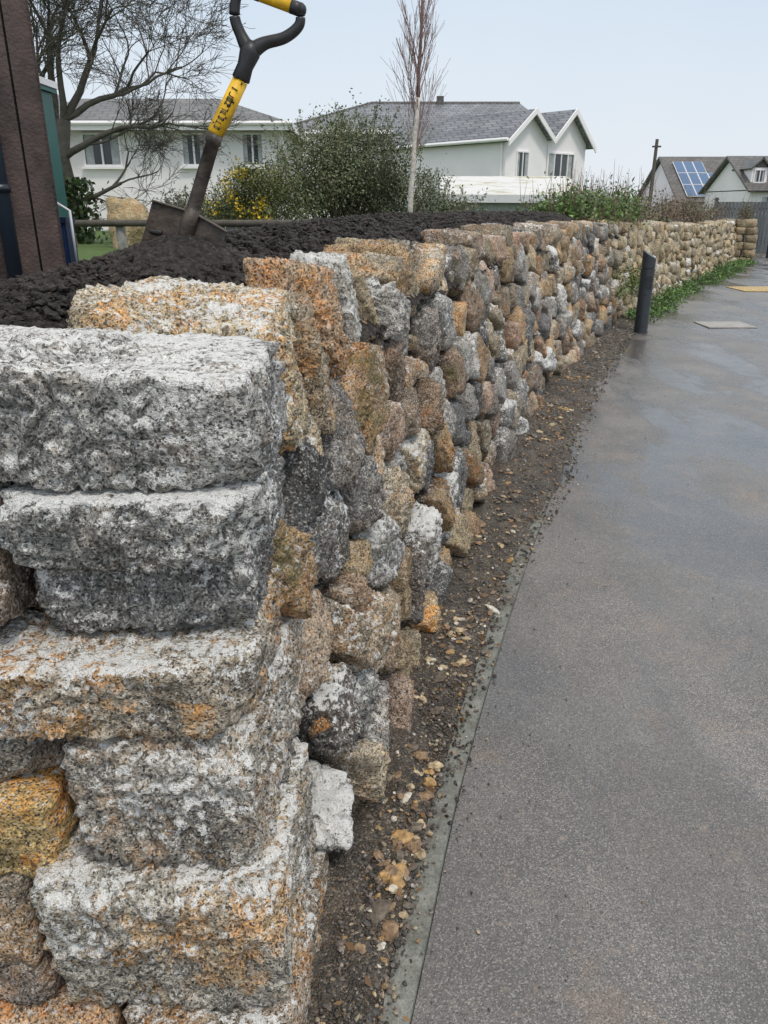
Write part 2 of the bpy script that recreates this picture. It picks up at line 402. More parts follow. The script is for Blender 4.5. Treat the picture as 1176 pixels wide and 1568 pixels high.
for jz in range(6):
    for q in range(4):
        o=q*.28-.1+r.uniform(-.05,.05);zz=.1+jz*.2
        C=(pp[0]+T[0]*.35-Nn[0]*o+Nn[0]*.12,pp[1]+T[1]*.35-Nn[1]*o+Nn[1]*.12,zz)
        pl=[((1,r.uniform(-.1,.1),0),.25),((-1,0,r.uniform(-.1,.1)),.25),((0,1,.1),.14),((0,-1,0),.15),((0,0,1),.1),((.1,0,-1),.1)]
        b_=r.uniform(.6,1.1);stone(mb,C,[[T[0],T[1],0],[Nn[0],Nn[1],0],[0,0,1]],pl,3,(.44*b_,.35*b_,.22*b_),(.2,.4,.4),p=20,amp=.02,seed=jz*9+q)
W_ob=mb.build('dry_stone_wall',M_stone,True)
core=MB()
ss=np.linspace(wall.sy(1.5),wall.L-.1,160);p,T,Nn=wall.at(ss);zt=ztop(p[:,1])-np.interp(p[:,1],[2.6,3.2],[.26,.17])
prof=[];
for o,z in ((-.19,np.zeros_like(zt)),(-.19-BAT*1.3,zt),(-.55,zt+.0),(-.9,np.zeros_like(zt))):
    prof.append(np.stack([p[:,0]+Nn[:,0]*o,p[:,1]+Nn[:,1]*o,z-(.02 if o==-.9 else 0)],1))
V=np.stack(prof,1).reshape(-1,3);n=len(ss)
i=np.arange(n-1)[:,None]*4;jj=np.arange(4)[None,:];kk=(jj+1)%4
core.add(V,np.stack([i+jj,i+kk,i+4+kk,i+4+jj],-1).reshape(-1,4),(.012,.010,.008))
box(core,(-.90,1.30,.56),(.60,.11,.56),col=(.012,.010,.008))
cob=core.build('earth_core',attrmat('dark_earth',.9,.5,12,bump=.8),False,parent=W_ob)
# ---------------------------------------------------------------- soil bed
def soilz(s,off,Y,X):
    crest=np.interp(Y,[1.2,1.5,2.1,2.6,3.6,5,9,12,20],[1.25,1.325,1.38,1.43,1.465,1.49,1.475,1.40,1.25])
    edge=ztop(Y)-np.interp(off,[.2,.33,.48],[.22,.15,.07])
    a=np.clip((off-.3)/.5,0,1);a=a*a*(3-2*a)
    z=edge+(crest-edge)*a
    dr=np.interp(off,[.88,1.25,1.65,2.0,2.6,3.4],[0,.090,.190,.32,.50,.62])*np.interp(Y,[1.5,2.3],[.25,1])
    z=np.maximum(z-dr,.90)
    f=np.clip((Y-1.40)/.12,0,1);z=np.where(Y<1.52,1.17*(1-f)+z*f,z)
    z=np.where((X>-.59)&(Y<1.82),np.minimum(z,1.28),z)
    return z
sa=[wall.sy(1.12)];
while sa[-1]<wallx.sy(24): sa.append(sa[-1]+max(.011,.0045*(sa[-1]+1)))
sa=np.array(sa);oa=np.concatenate([np.arange(.2,2.2,.0125),np.arange(2.2,3.7,.05)])
p,T,Nn=wallx.at(sa)
X=p[:,0][:,None]-Nn[:,0][:,None]*oa[None];Y=p[:,1][:,None]-Nn[:,1][:,None]*oa[None]
Z=soilz(sa[:,None],oa[None],Y,X)
P3=np.stack([X,Y,Z],-1).reshape(-1,3)
dz=fbm(P3*np.array([3,3,0])+3,3)*.018+(.5-np.abs(fbm(P3*np.array([20,20,0]),3,.65)))*.024+fbm(P3*np.array([70,70,0]),2)*.009-.010
P3[:,2]+=dz
dd=(P3[:,0]+.60)**2+((P3[:,1]-2.50)*.8)**2;P3[:,2]+=.045*np.exp(-dd/.03)
n1,n2=len(sa),len(oa);i=np.arange(n1-1)[:,None]*n2;j=np.arange(n2-1)[None]
F=np.stack([i+j,i+n2+j,i+n2+j+1,i+j+1],-1).reshape(-1,4)
sb=MB();sb.add(P3,F[:,::-1],(.03,.025,.02))
def clods(mb,pos,size,cols,k=1,seed=0,squash=.6):
    D,F=ico(k);r=np.random.default_rng(seed);n=len(pos);m=len(D)
    sc=size[:,None]*r.uniform(.5,1.35,(n,3));sc[:,2]*=squash
    q=r.normal(size=(n,3));q/=np.linalg.norm(q,axis=1)[:,None];ang=r.uniform(0,2*np.pi,n)
    V=D[None]*(1+r.uniform(-.28,.28,(n,m,1)))*sc[:,None,:]
    c,s=np.cos(ang)[:,None],np.sin(ang)[:,None]
    x=V[...,0]*c-V[...,1]*s;y=V[...,0]*s+V[...,1]*c;z=V[...,2]+x*q[:,2:3]*.5
    V=np.stack([x,y,z],-1)+pos[:,None,:]
    F=(F[None]+np.arange(n)[:,None,None]*m).reshape(-1,3)
    mb.add(V.reshape(-1,3),F,np.repeat(cols,m,axis=0))
n=48000;s=sa[0]+(wallx.sy(11)-sa[0])*rng.uniform(0,1,n)**1.9;o=rng.uniform(.36,2.3,n);p,T,Nn=wallx.at(s)
x=p[:,0]-Nn[:,0]*o;y=p[:,1]-Nn[:,1]*o;z=soilz(s,o,y,x)
ok=(y>1.44)&~((x>-.61)&(y<1.84))
pos=np.stack([x,y,z+rng.uniform(-.004,.014,n)],1)[ok];sz=(.003+.011*rng.uniform(0,1,len(pos))**2.6)*(1+.14*pos[:,1])
clods(sb,pos,sz,np.zeros((len(pos),3))+.03,1,3,.7)
sb.build('mulch_soil_bed',M_soil,False)
# ---------------------------------------------------------------- terrain
def strip(crv,sv,offs,zf,col=(.5,.5,.5)):
    p,T,Nn=crv.at(sv);offs=np.asarray(offs,float)
    X=p[:,0][:,None]+Nn[:,0][:,None]*offs[None];Y=p[:,1][:,None]+Nn[:,1][:,None]*offs[None]
    Z=zf(X,Y,np.broadcast_to(offs[None],X.shape));V=np.stack([X,Y,Z],-1).reshape(-1,3)
    n1,n2=X.shape;i=np.arange(n1-1)[:,None]*n2;j=np.arange(n2-1)[None]
    m=MB();m.add(V,np.stack([i+j,i+j+1,i+n2+j+1,i+n2+j],-1).reshape(-1,4),col);return m
g=MB();R_=4000
g.add([(-R_,-R_,-.03),(R_,-R_,-.03),(R_,R_,-.03),(-R_,R_,-.03)],[[0,1,2,3]])
g.build('ground',simple('field_ground',(.115,.115,.08),.9,.3,.05))
def lz(X,Y,O):
    d=-O;far=np.clip((Y-46)/12,0,1)
    return np.where(d>.95,.93-.95*far,.5)+fbm(np.stack([X*.4,Y*.4,X*0],-1).reshape(-1,3),3).reshape(X.shape)*.03
m=strip(wallx,np.linspace(wallx.sy(1.35),wallx.sy(50),140),-np.concatenate([[.92],np.linspace(1.0,32,90)])[::-1],lz)
m.build('lawn',M_grass,True)
def pz(X,Y,O): return fbm(np.stack([X*.8,Y*.8,X*0],-1).reshape(-1,3),2).reshape(X.shape)*.004
m=strip(kerb,np.linspace(0,kerb.L,200),np.linspace(-.0,3.6,30),pz)
m.add([(9,23.5,-.006),(40,23.5,-.006),(40,28.5,-.006),(9,28.5,-.006)],[[0,1,2,3]])
m.build('asphalt_path',M_asph,True)
m=strip(kerb,np.linspace(0,kerb.sy(11.5),400),[-.072,-.0715,-.065,-.004,.0005,.001],lambda X,Y,O: np.where((O<-.067)|(O>.0),-.02,.010)+fbm(np.stack([X*9,Y*9,X*0],-1).reshape(-1,3),2).reshape(X.shape)*.0025)
m.build('concrete_path_edging',M_conc,False)
ys=np.concatenate([np.linspace(-.6,8,520),np.linspace(8.05,27,250)]);nv=34
kx=np.interp(ys,kerb.P[:,1],kerb.P[:,0]);wx=np.interp(ys,wallx.P[:,1],wallx.P[:,0])
spill=np.clip((ys-3.3)/.9,0,1)*(.068+.06*np.clip(fbm(np.stack([ys*3,ys*0,ys*0],-1),3)+.2,-.7,1))+np.clip(fbm(np.stack([ys*5+40,ys*0,ys*0],-1),3),0,1)*.02
v=np.linspace(0,1,nv)[None];x0=np.where(ys<1.0,-2.5,wx-.35)[:,None];xe=(kx-.064)[:,None];x1=xe+spill[:,None]
X=x0+(x1-x0)*v;Y=np.broadcast_to(ys[:,None],X.shape)
dk=xe-X;edge=np.clip((x1-X)/.03,0,1)
Z=.002+.016*edge*(dk<=.0)+np.where(dk>0,.016+.04*np.clip((dk-.0)/.25,0,1),0)+fbm(np.stack([X*9,Y*9,X*0],-1).reshape(-1,3),4).reshape(X.shape)*.011*np.clip((x1-X)/.05,0,1)
V=np.stack([X,Y,Z],-1).reshape(-1,3);n1=len(ys);i=np.arange(n1-1)[:,None]*nv;j=np.arange(nv-1)[None]
m=MB();m.add(V,np.stack([i+j,i+j+1,i+nv+j+1,i+nv+j],-1).reshape(-1,4))
m.build('dirt_strip',M_dirt,True)
# loose stones
gr=MB()
n=12000;y=.75+11*rng.uniform(0,1,n)**1.8
wx=np.interp(y,wallx.P[:,1],wallx.P[:,0]);kx=np.interp(y,kerb.P[:,1],kerb.P[:,0])
over=np.interp(y,[1,3.0,4.2,11],[-.06,-.03,.08,.10])+rng.exponential(.018,n)
f=rng.beta(1.2,1.2,n);x=wx-.03+(kx+over-wx+.03)*f
dk=kx-.055-x;z=np.where(dk>0,.016+.04*np.clip(dk/.25,0,1),np.where(x<kx+.01,.014,.003))
pal=np.array([(.08,.07,.06),(.14,.11,.09),(.32,.26,.18),(.30,.18,.08),(.50,.45,.38),(.05,.045,.04),(.20,.17,.145),(.36,.25,.12)])
cols=pal[rng.choice(8,n,p=[.28,.24,.07,.04,.04,.20,.11,.02])]*rng.uniform(.8,1.2,(n,1))
sz=.002+.0055*rng.uniform(0,1,n)**2.5;sz*=(1+.1*y)
clods(gr,np.stack([x,y,z+sz*.25],1),sz,cols,1,5,.6)
n=460;cy=rng.choice([1.38,1.5,1.75,2.3,2.55,2.72,3.5,4.1,5.2,5.6,6.0,7.2,8.4],n)+rng.normal(0,.11,n)*(1+.5*rng.normal(0,1,n))
wx=np.interp(cy,wallx.P[:,1],wallx.P[:,0]);kx=np.interp(cy,kerb.P[:,1],kerb.P[:,0])
x=wx+(kx-wx-.07)*rng.beta(1.4,1.6,n)+.02
cols=np.array([(.46,.36,.22),(.42,.26,.11),(.26,.17,.10),(.16,.13,.10),(.56,.52,.44)])[rng.choice(5,n,p=[.22,.15,.25,.29,.09])]
zz=.016+.04*np.clip((kx-.055-x)/.25,0,1)
clods(gr,np.stack([x,cy,zz+.004],1),.005+.021*rng.uniform(0,1,n)**3.2,cols,2,8,.45)
n=700;y=.8+9*rng.uniform(0,1,n)**1.6;kx=np.interp(y,kerb.P[:,1],kerb.P[:,0]);x=kx-.03+rng.exponential(.22,n)
cols=pal[rng.choice([0,1,5,6,2],n)];clods(gr,np.stack([x,y,np.where(x<kx,.013,.004)],1),.0016+.0035*rng.uniform(0,1,n)**3,cols,1,15,.6)
n=46;y=rng.normal(1.85,.16,n);kx=np.interp(y,kerb.P[:,1],kerb.P[:,0]);x=kx-.02+rng.normal(0,.035,n)
clods(gr,np.stack([x,y,np.full(n,.014)],1),.003+.006*rng.uniform(0,1,n)**2,np.tile([.035,.03,.026],(n,1)),1,19,.6)
gr.build('gravel_debris',attrmat('loose_chippings',.6,.45,60,bump=.6),False)
# ---------------------------------------------------------------- covers
m=MB();box(m,(4.76,10.95,.008),(.33,.28,.005))
m.build('concrete_access_cover',simple('pale_concrete',(.36,.34,.31),.6,.2,6,.3))
m=MB();c0=(7.55,15.9)
box(m,(c0[0],c0[1],.010),(.55,.45,.006),col=(.52,.38,.17))
for a in range(7):
    for b_ in range(5): box(m,(c0[0]-.46+a*.153,c0[1]-.34+b_*.168,.018),(.02,.02,.003),col=(.52,.38,.17))
m.build('tactile_paving',attrmat('buff_paving',.6,.2,8))
# ---------------------------------------------------------------- bollards
M_bol=simple('dark_grey_steel',(.045,.053,.062),.35,.15,6,metal=.2)
def bollard(name,x,y,h=.98,r=.085):
    e=empty(name);m=MB();sd=36;th=np.arange(sd)/sd*2*np.pi
    cs=np.stack([np.cos(th),np.sin(th)],1)
    def ring(rr,z): return np.concatenate([cs*rr+np.array([x,y]),np.broadcast_to(z,(sd,))[:,None]],1)
    zs=h-.045*cs[:,0]+.02*cs[:,1]
    rings=[ring(r+.012,0.0),ring(r+.012,.010),ring(r+.0,.011),ring(r,.80),ring(r-.008,.803),ring(r-.008,.812),ring(r,.815),ring(r,zs-.006),ring(r-.006,zs)]
    V=np.concatenate(rings+[np.array([[x,y,h]])]);F=[]
    for a in range(len(rings)-1):
        for q in range(sd): k=(q+1)%sd;F.append([a*sd+q,a*sd+k,(a+1)*sd+k]);F.append([a*sd+q,(a+1)*sd+k,(a+1)*sd+q])
    for q in range(sd): F.append([(len(rings)-1)*sd+q,(len(rings)-1)*sd+(q+1)%sd,len(V)-1])
    m.add(V,F);m.build('post',M_bol,False,e)
    m=MB();box(m,(x+.01,y-r-.001,.64),(.032,.004,.075));m.build('light_slot',simple('bollard_lens',(.03,.035,.04),.15,.1,5),False,e)
bollard('bollard',3.38,10.3);bollard('bollard',12.35,26.0,.95,.08)
# ---------------------------------------------------------------- shovel
def shovel():
    e=empty('garden_shovel');Yp=2.56
    ms=attrmat('rusty_steel',.5,.6,22,bump=.5);my=attrmat('worn_yellow_paint',.45,.22,30,bump=.2);mk=attrmat('black_plastic',.42,.3,25)
    a=np.array([-.607,Yp,1.50]);b=np.array([-.505,Yp,1.75]);c=np.array([-.42,Yp,1.892]);d=np.array([-.388,Yp,1.962])
    dr=(b-a);dr/=np.linalg.norm(dr);pe=np.array([dr[2],0,-dr[0]])
    m=MB();tube(m,[a-dr*.02,a+dr*.05,b-dr*.03,b-dr*.028,b],[.024,.021,.0205,.024,.024],20,(.080,.066,.056))
    W=.120;rows=[];nx=17
    for t in np.linspace(0,1,9):
        L=.03-.30*t
        for u in np.linspace(-1,1,nx):
            cup=.020*(u*u)-.006
            q=a+dr*(L-.012*abs(u)*(1-t))+pe*(u*W*(1-.05*t))+np.array([0,-cup-.02*t,0]);rows.append(q)
    rows=np.array(rows);back=rows+np.array([0,.004,0]);F=[]
    for i in range(8):
        for j in range(nx-1): F.append([i*nx+j,i*nx+j+1,(i+1)*nx+j+1,(i+1)*nx+j])
    F=np.array(F);m.add(rows,F,(.058,.042,.032));m.add(back,F[:,::-1],(.058,.042,.032))
    top=rows[:nx];V=np.concatenate([top+[0,-.010,0],top+[0,.012,0],top+dr*.006+[0,-.010,0],top+dr*.006+[0,.012,0]])
    F=[]
    for j in range(nx-1): F+= [[j,j+1,nx+j+1,nx+j],[2*nx+j,3*nx+j,3*nx+j+1,2*nx+j+1],[j,2*nx+j,2*nx+j+1,j+1],[nx+j,nx+j+1,3*nx+j+1,3*nx+j]]
    m.add(V,F,(.07,.05,.038))
    tube(m,[a+dr*.05,a,a-dr*.07,a-dr*.13],[.021,.026,.020,.006],14,(.06,.045,.035))
    D,Fi=ico(2);rr=random.Random(9)
    for k in range(16):
        q=a+dr*rr.uniform(-.17,-.05)+pe*rr.uniform(-.10,.10)+np.array([0,-.012,0]);m.add(D*np.array([.014,.007,.010])*rr.uniform(.5,1.3)+q,Fi,(.02,.016,.014))
    m.build('blade_and_socket',ms,True,e)
    m=MB();tube(m,[b+dr*.0,b+dr*.004,b+(c-b)*.5,c],[.022,.0245,.0235,.0225],24,(.80,.47,.02))
    gl=np.array([-.405,Yp,2.122]);g2=np.array([-.238,Yp,2.068])
    tube(m,[gl+(g2-gl)*.30,gl+(g2-gl)*.86],[.0175,.0175],18,(.80,.47,.02));m.build('yellow_shaft',my,True,e)
    m=MB();K=(.022,.022,.024)
    tube(m,[c,c+(d-c)*.05,c+(d-c)*.5,d,d+dr*.03],[.024,.0265,.023,.030,.020],20,K)
    def arm(pts):
        P=catmull(pts)[::3];tube(m,P,np.interp(np.linspace(0,1,len(P)),[0,.3,1],[.024,.0165,.0135]),14,K)
    arm([d,(-.408,Yp,2.0),(-.425,Yp,2.045),(-.42,Yp,2.09),gl]);arm([d,(-.345,Yp,1.985),(-.285,Yp,2.0),(-.243,Yp,2.03),g2])
    for q,s_ in ((gl,.0185),(g2,.0185),(d,.029)): m.add(D*s_+q,Fi,K)
    for f0,f1 in ((-.03,.32),(.84,1.02)): tube(m,[gl+(g2-gl)*f0,gl+(g2-gl)*f1],[.0185,.0185],16,K)
    u=(c-b)/np.linalg.norm(c-b);pu=np.array([u[2],0,-u[0]]);R=np.stack([pu,[0,1,0],u],1)
    rr=random.Random(3);L=np.linalg.norm(c-b)
    for k in range(9):
        q=b+u*(L*.12+k*L*.085)
        for s_ in (-1,0,1):
            if rr.random()<.6: box(m,q+u*s_*.0042+np.array([0,-.0228,0]),(rr.uniform(.006,.010),.0018,.0011),R=R,col=K)
        for s_ in (-1,1):
            if rr.random()<.75: box(m,q+pu*s_*.008+np.array([0,-.0212,0]),(.0015,.0022,.0046),R=R,col=K)
    for k in range(14):
        q=b+u*L*rr.random();w_=rr.uniform(-.014,.014);box(m,q+pu*w_+np.array([0,-.0232+abs(w_)*.25,0]),(rr.uniform(.001,.004),.0012,rr.uniform(.001,.005)),R=R,col=(.06,.05,.04))
    m.build('d_handle',mk,True,e)
shovel()
# ---------------------------------------------------------------- shed
def shed():
    e=empty('timber_shed');m=MB();ang=math.radians(27)
    ux=np.array([-math.cos(ang),-math.sin(ang),0]);uy=np.array([-math.sin(ang),math.cos(ang),0]);O=np.array([-1.39,3.5,0.0])
    R=np.stack([ux,uy,[0,0,1]],1)
    box(m,O+ux*1.25+uy*1.0+np.array([0,0,2.2]),(1.22,.98,1.5),R,(.012,.010,.009))
    rr=random.Random(2)
    for k in range(26):
        c=O+ux*(.045+k*.095)+np.array([0,0,2.2]);t=rr.uniform(.7,1.35)
        box(m,c-uy*.001*(k%2),(.043,.016,1.52),R,(.060*t,.040*t,.034*t))
    for k in range(14):
        t=rr.uniform(.8,1.25);box(m,O+uy*(.08+k*.138)+np.array([0,0,2.2]),(.012,.065,1.52),R,(.060*t,.040*t,.034*t))
    box(m,O+ux*1.25+uy*1.0+np.array([0,0,3.78]),(1.45,1.2,.05),R,(.03,.03,.03))
    m.build('boards',attrmat('stained_timber',.6,.5,9,bump=.6),False,e)
    m=MB();q=O+ux*.20-uy*.06
    tube(m,[q+[0,0,.9],q+[0,0,3.72]],.030,20,(.040,.055,.075))
    for z in (1.6,2.3,3.0):tube(m,[q+[0,0,z],q+[0,0,z+.03]],.037,20,(.02,.026,.036))
    m.build('downpipe',attrmat('slate_blue_plastic',.35,.1,5),True,e)
shed()
e=empty('green_utility_cabinet');m=MB();box(m,(-2.065,5.0,1.80),(.10,.14,.37),col=(.015,.12,.10));box(m,(-2.065,5.0,2.18),(.12,.16,.012),col=(.02,.14,.12))
for k in range(5): box(m,(-2.065,4.857,1.52+k*.05),(.07,.004,.012),col=(.01,.07,.06))
m.build('cabinet_body',attrmat('teal_paint',.4,.15,6),False,e)
m=MB();box(m,(-2.065,5.0,2.21),(.13,.17,.018),col=(.75,.75,.75));m.build('white_cap',M_trim,False,e)
m=MB();box(m,(-2.065,5.0,1.15),(.03,.03,.29));m.build('support_post',M_bol,False,e)
e=empty('blue_water_container');m=MB()
box(m,(-1.49,3.80,1.32),(.036,.05,.16),col=(.012,.025,.07));box(m,(-1.49,3.80,1.49),(.042,.056,.012),col=(.014,.03,.08));box(m,(-1.49,3.746,1.34),(.027,.004,.11),col=(.016,.035,.10));m.build('body',attrmat('blue_plastic',.35,.25,8),False,e)
m=MB();tube(m,[(-1.505,3.73,1.42),(-1.51,3.73,1.54),(-1.47,3.73,1.56),(-1.42,3.73,1.53),(-1.42,3.73,1.28)],.007,8,(.7,.72,.75));m.build('handle',attrmat('grey_handle',.4,.1),True,e)
# ---------------------------------------------------------------- rail fence
e=empty('low_timber_rail_fence');m=MB()
for x in (-5.2,-4.1,-3.2,-2.25,-1.3): tube(m,[(x,7.0,.85),(x,7.0,1.38),(x,7.0,1.395)],[.042,.042,.034],12,(.36,.35,.32))
for k in range(4): tube(m,[(-5.3+k*1.15,6.96,1.41),(-4.1+k*1.15,6.96,1.415)],[.030,.028],10,(.10,.088,.072))
m.build('posts_and_rails',attrmat('weathered_wood',.8,.3,14,bump=.5),True,e)
for (x,y,z,s,c) in ((-3.95,12.8,1.14,(.38,.3,.42),(.50,.37,.20)),(-5.30,13.2,1.07,(.28,.25,.34),(.46,.34,.2))):
    m=MB();r=random.Random(int(x*10));pl=[((r.uniform(-1,1),r.uniform(-1,1),r.uniform(-.3,1)),r.uniform(.8,1.0)) for q in range(16)]
    D,F=ico(5);nn=np.array([q[0] for q in pl]+[(1,0,0),(-1,0,0),(0,0,1),(0,-1,0),(0,1,0),(0,0,-1)],float);nn/=np.linalg.norm(nn,axis=1)[:,None];hh=np.array([q[1] for q in pl]+[1,1,1,1,1,1])
    rr_=((np.maximum(D@nn.T,0)/hh)**12).sum(1)**(-1/12);V=D*rr_[:,None]*(1+.08*fbm(D*2+x,4))[:,None]*np.array(s)+np.array([x,y,z+.1])
    m.add(V,F,c,(.15,.3,.2));m.build('sandstone_boulder',M_stone,True)
# ---------------------------------------------------------------- houses
def slab(m,q,th=.07,col=(.5,.5,.5)):
    q=np.array(q,float);n=np.cross(q[1]-q[0],q[2]-q[0]);n/=np.linalg.norm(n)
    if n[2]<0:n=-n
    k=len(q);V=np.concatenate([q,q-n*th]);F=[]
    for i in range(1,k-1): F+=[[0,i,i+1],[k,k+i+1,k+i]]
    for i in range(k): j=(i+1)%k;F+=[[i,j,k+j],[i,k+j,k+i]]
    m.add(V,F,col)
def window(e,c,ax,ay,w,h,panes=2,sill=True):
    ax=np.array(ax,float);ay=np.array(ay,float);R=np.stack([ax,ay,[0,0,1]],1);c=np.array(c,float)
    m=MB();f=.05
    for s_ in (-1,1):
        box(m,c+ax*s_*(w/2-f/2)+ay*.02,(f/2,.04,h/2),R);box(m,c+np.array([0,0,s_*(h/2-f/2)])+ay*.02,(w/2-f,.04,f/2),R)
    for k in range(1,panes): box(m,c+ax*(-w/2+w*k/panes)+ay*.02,(f*.45,.035,h/2-f),R)
    if sill: box(m,c+np.array([0,0,-h/2-.03])+ay*.05,(w/2+.06,.07,.028),R)
    m.build('window_frame',M_trim,False,e)
    m=MB();box(m,c+ay*.01,(w/2-f*.9,.008,h/2-f*.9),R);m.build('window_glass',M_glass,False,e)
    m=MB();box(m,c+ay*.0195-ax*w*.33,(w*.10,.0012,h/2-f*1.1),R);box(m,c+ay*.0195+ax*w*.33,(w*.10,.0012,h/2-f*1.1),R);m.build('curtain',M_curt,False,e)
e=empty('white_bungalow');m=MB()
box(m,(-6.0,25,2.2),(3.3,3,1.28));box(m,(-10.2,23.6,2.3),(1.3,3,1.38));m.add([(-11.5,20.595,3.68),(-8.9,20.595,3.68),(-10.2,20.595,4.75)],[[0,1,2]])
m.build('walls',M_render,False,e)
m=MB();E=3.50;a=[(-9.6,21.6,E),(-2.35,21.6,E),(-2.35,28.4,E),(-9.6,28.4,E)];r1=(-8.8,25,4.42);r2=(-4.75,25,4.42)
slab(m,[a[0],a[1],r2,r1]);slab(m,[a[1],a[2],r2]);slab(m,[a[2],a[3],r1,r2])
slab(m,[(-11.8,20.3,3.6),(-11.8,26.6,3.6),(-10.2,26.6,4.9),(-10.2,20.3,4.9)]);slab(m,[(-8.6,20.3,3.6),(-8.6,26.6,3.6),(-10.2,26.6,4.9),(-10.2,20.3,4.9)])
m.build('roof',M_tile,False,e)
m=MB();box(m,(-5.97,21.57,E-.09),(3.66,.025,.085));box(m,(-2.33,25,E-.09),(.025,3.4,.085))
for s_ in (-1,1):
    slab(m,[(-10.2,20.26,4.93),(-10.2+s_*1.65,20.26,3.6),(-10.2+s_*1.65,20.26,3.45),(-10.2,20.26,4.76)],.03)
tube(m,[(-9.6,21.52,E-.02),(-2.3,21.52,E-.02)],.05,8)
tube(m,[(-2.62,21.9,E-.1),(-2.62,21.9,1)],.035,8)
m.build('fascia_and_gutter',M_trim,False,e)
for (x,w,z,h,pn_) in ((-4.92,.66,2.90,.78,2),(-3.40,.60,2.90,.80,2),(-7.3,1.0,2.90,.8,2)): window(e,(x,22,z),(1,0,0),(0,-1,0),w,h,pn_)
window(e,(-10.2,20.6,2.9),(1,0,0),(0,-1,0),1.2,.9,3)
# gable house
e=empty('white_gabled_house');C=np.array([4.45,31,0]);b=np.array([.75,.66,0]);b/=np.linalg.norm(b);a=np.array([-b[1],b[0],0]);Lb=4.9;La=8.0;E1=3.86
def PT(i,j,z): return C+b*i+a*j+np.array([0,0,z])
m=MB()
hexa(m,[PT(0,0,.6),PT(Lb,0,.6),PT(Lb,La,.6),PT(0,La,.6),PT(0,0,E1),PT(Lb,0,E1),PT(Lb,La,E1),PT(0,La,E1)])
hw=Lb/4;pk=[4.80,4.95]
for k,(c_,p_) in enumerate(((hw,pk[0]),(3*hw,pk[1]))):
    m.add([PT(c_-hw,-.001,E1),PT(c_+hw,-.001,E1),PT(c_,-.001,p_-.03)],[[0,1,2]])
box(m,(1.6,40.2,2.6),(5.4,3.0,2.0));m.build('walls',M_render,False,e)
m=MB()
for c_,p_,jj0 in ((hw,pk[0],-.3),(3*hw,pk[1],-.3)):
    for s_ in (-1,1):
        ov=hw+(.22 if (c_<Lb/2)==(s_<0) else -.0);dz=(p_-E1)/hw*ov
        slab(m,[PT(c_,jj0,p_+.05),PT(c_+s_*ov,jj0,p_+.05-dz),PT(c_+s_*ov,La+.2,p_+.05-dz),PT(c_,La+.2,p_+.05)],.06)
Eb=4.62;A=[(-4.6,36.9,Eb),(7.3,36.9,Eb),(7.3,43.5,Eb),(-4.6,43.5,Eb)];q1=(-.6,40.2,5.98);q2=(6.3,40.2,5.98)
slab(m,[A[0],A[1],q2,q1]);slab(m,[A[1],A[2],q2]);slab(m,[A[2],A[3],q1,q2]);slab(m,[A[3],A[0],q1])
m.build('roof',M_slate,False,e)
m=MB()
for c_,p_ in ((hw,pk[0]),(3*hw,pk[1])):
    for s_ in (-1,1):
        ov=hw+(.24 if (c_<Lb/2)==(s_<0) else -.0);dz=(p_-E1)/hw*ov
        hexa(m,[PT(c_,-.36,p_-.12),PT(c_+s_*ov,-.36,p_-.12-dz),PT(c_+s_*ov,-.31,p_-.12-dz),PT(c_,-.31,p_-.12),PT(c_,-.36,p_+.08),PT(c_+s_*ov,-.36,p_+.08-dz),PT(c_+s_*ov,-.31,p_+.08-dz),PT(c_,-.31,p_+.08)])
tube(m,[PT(-.28,-.3,E1-.08),PT(-.28,La,E1-.08)],.06,8);tube(m,[PT(-.06,.15,E1-.1),PT(-.06,.15,.6)],.04,8);tube(m,[PT(Lb/2,-.05,E1-.1),PT(Lb/2,-.05,.6)],.04,8)
box(m,(1.35,36.88,Eb-.10),(5.95,.02,.08))
m.build('bargeboards_and_gutters',M_trim,False,e)
m=MB();tube(m,[q1,q2],.07,8,(.1,.1,.11));tube(m,[A[0],q1],.06,8);box(m,(2.6,40.2,6.1),(.16,.16,.16));m.build('ridge_tiles',M_tile,False,e)
nb=-a
window(e,PT(.95,0,2.95),b,nb,.72,1.0,2);window(e,PT(3.3,0,2.95),b,nb,1.7,1.05,4)
# garage
e=empty('flat_roof_garage');m=MB();hexa(m,[(1.35,18,.6),(4.35,18.1,.6),(4.35,22,.6),(1.35,22,.6),(1.35,18,1.60),(4.35,18.1,1.60),(4.35,22,1.98),(1.35,22,1.98)]);m.build('walls',simple('grey_render',(.46,.47,.47),.8,.15,2,.3),False,e)
def lich():
    m_,nt,b_=mat('lichened_roof_felt');n_=N(nt);c=n_.mix(n_.mr(n_.noise(1.5,7,.7),.5,.66),(.68,.67,.65),(.40,.36,.20));n_.put(b_.inputs['Base Color'],c);b_.inputs['Roughness'].default_value=.8;return m_
m=MB();slab(m,[(1.2,17.8,1.78),(4.7,17.9,1.76),(4.8,22.2,2.28),(1.5,22.2,2.28)],.07);m.build('roof',lich(),False,e)
m=MB();hexa(m,[(1.2,17.76,1.62),(4.7,17.86,1.60),(4.7,17.89,1.60),(1.2,17.79,1.62),(1.2,17.76,1.775),(4.7,17.86,1.755),(4.7,17.89,1.755),(1.2,17.79,1.775)]);m.build('fascia',simple('pale_fascia',(.72,.72,.72),.5,.08,2),False,e)
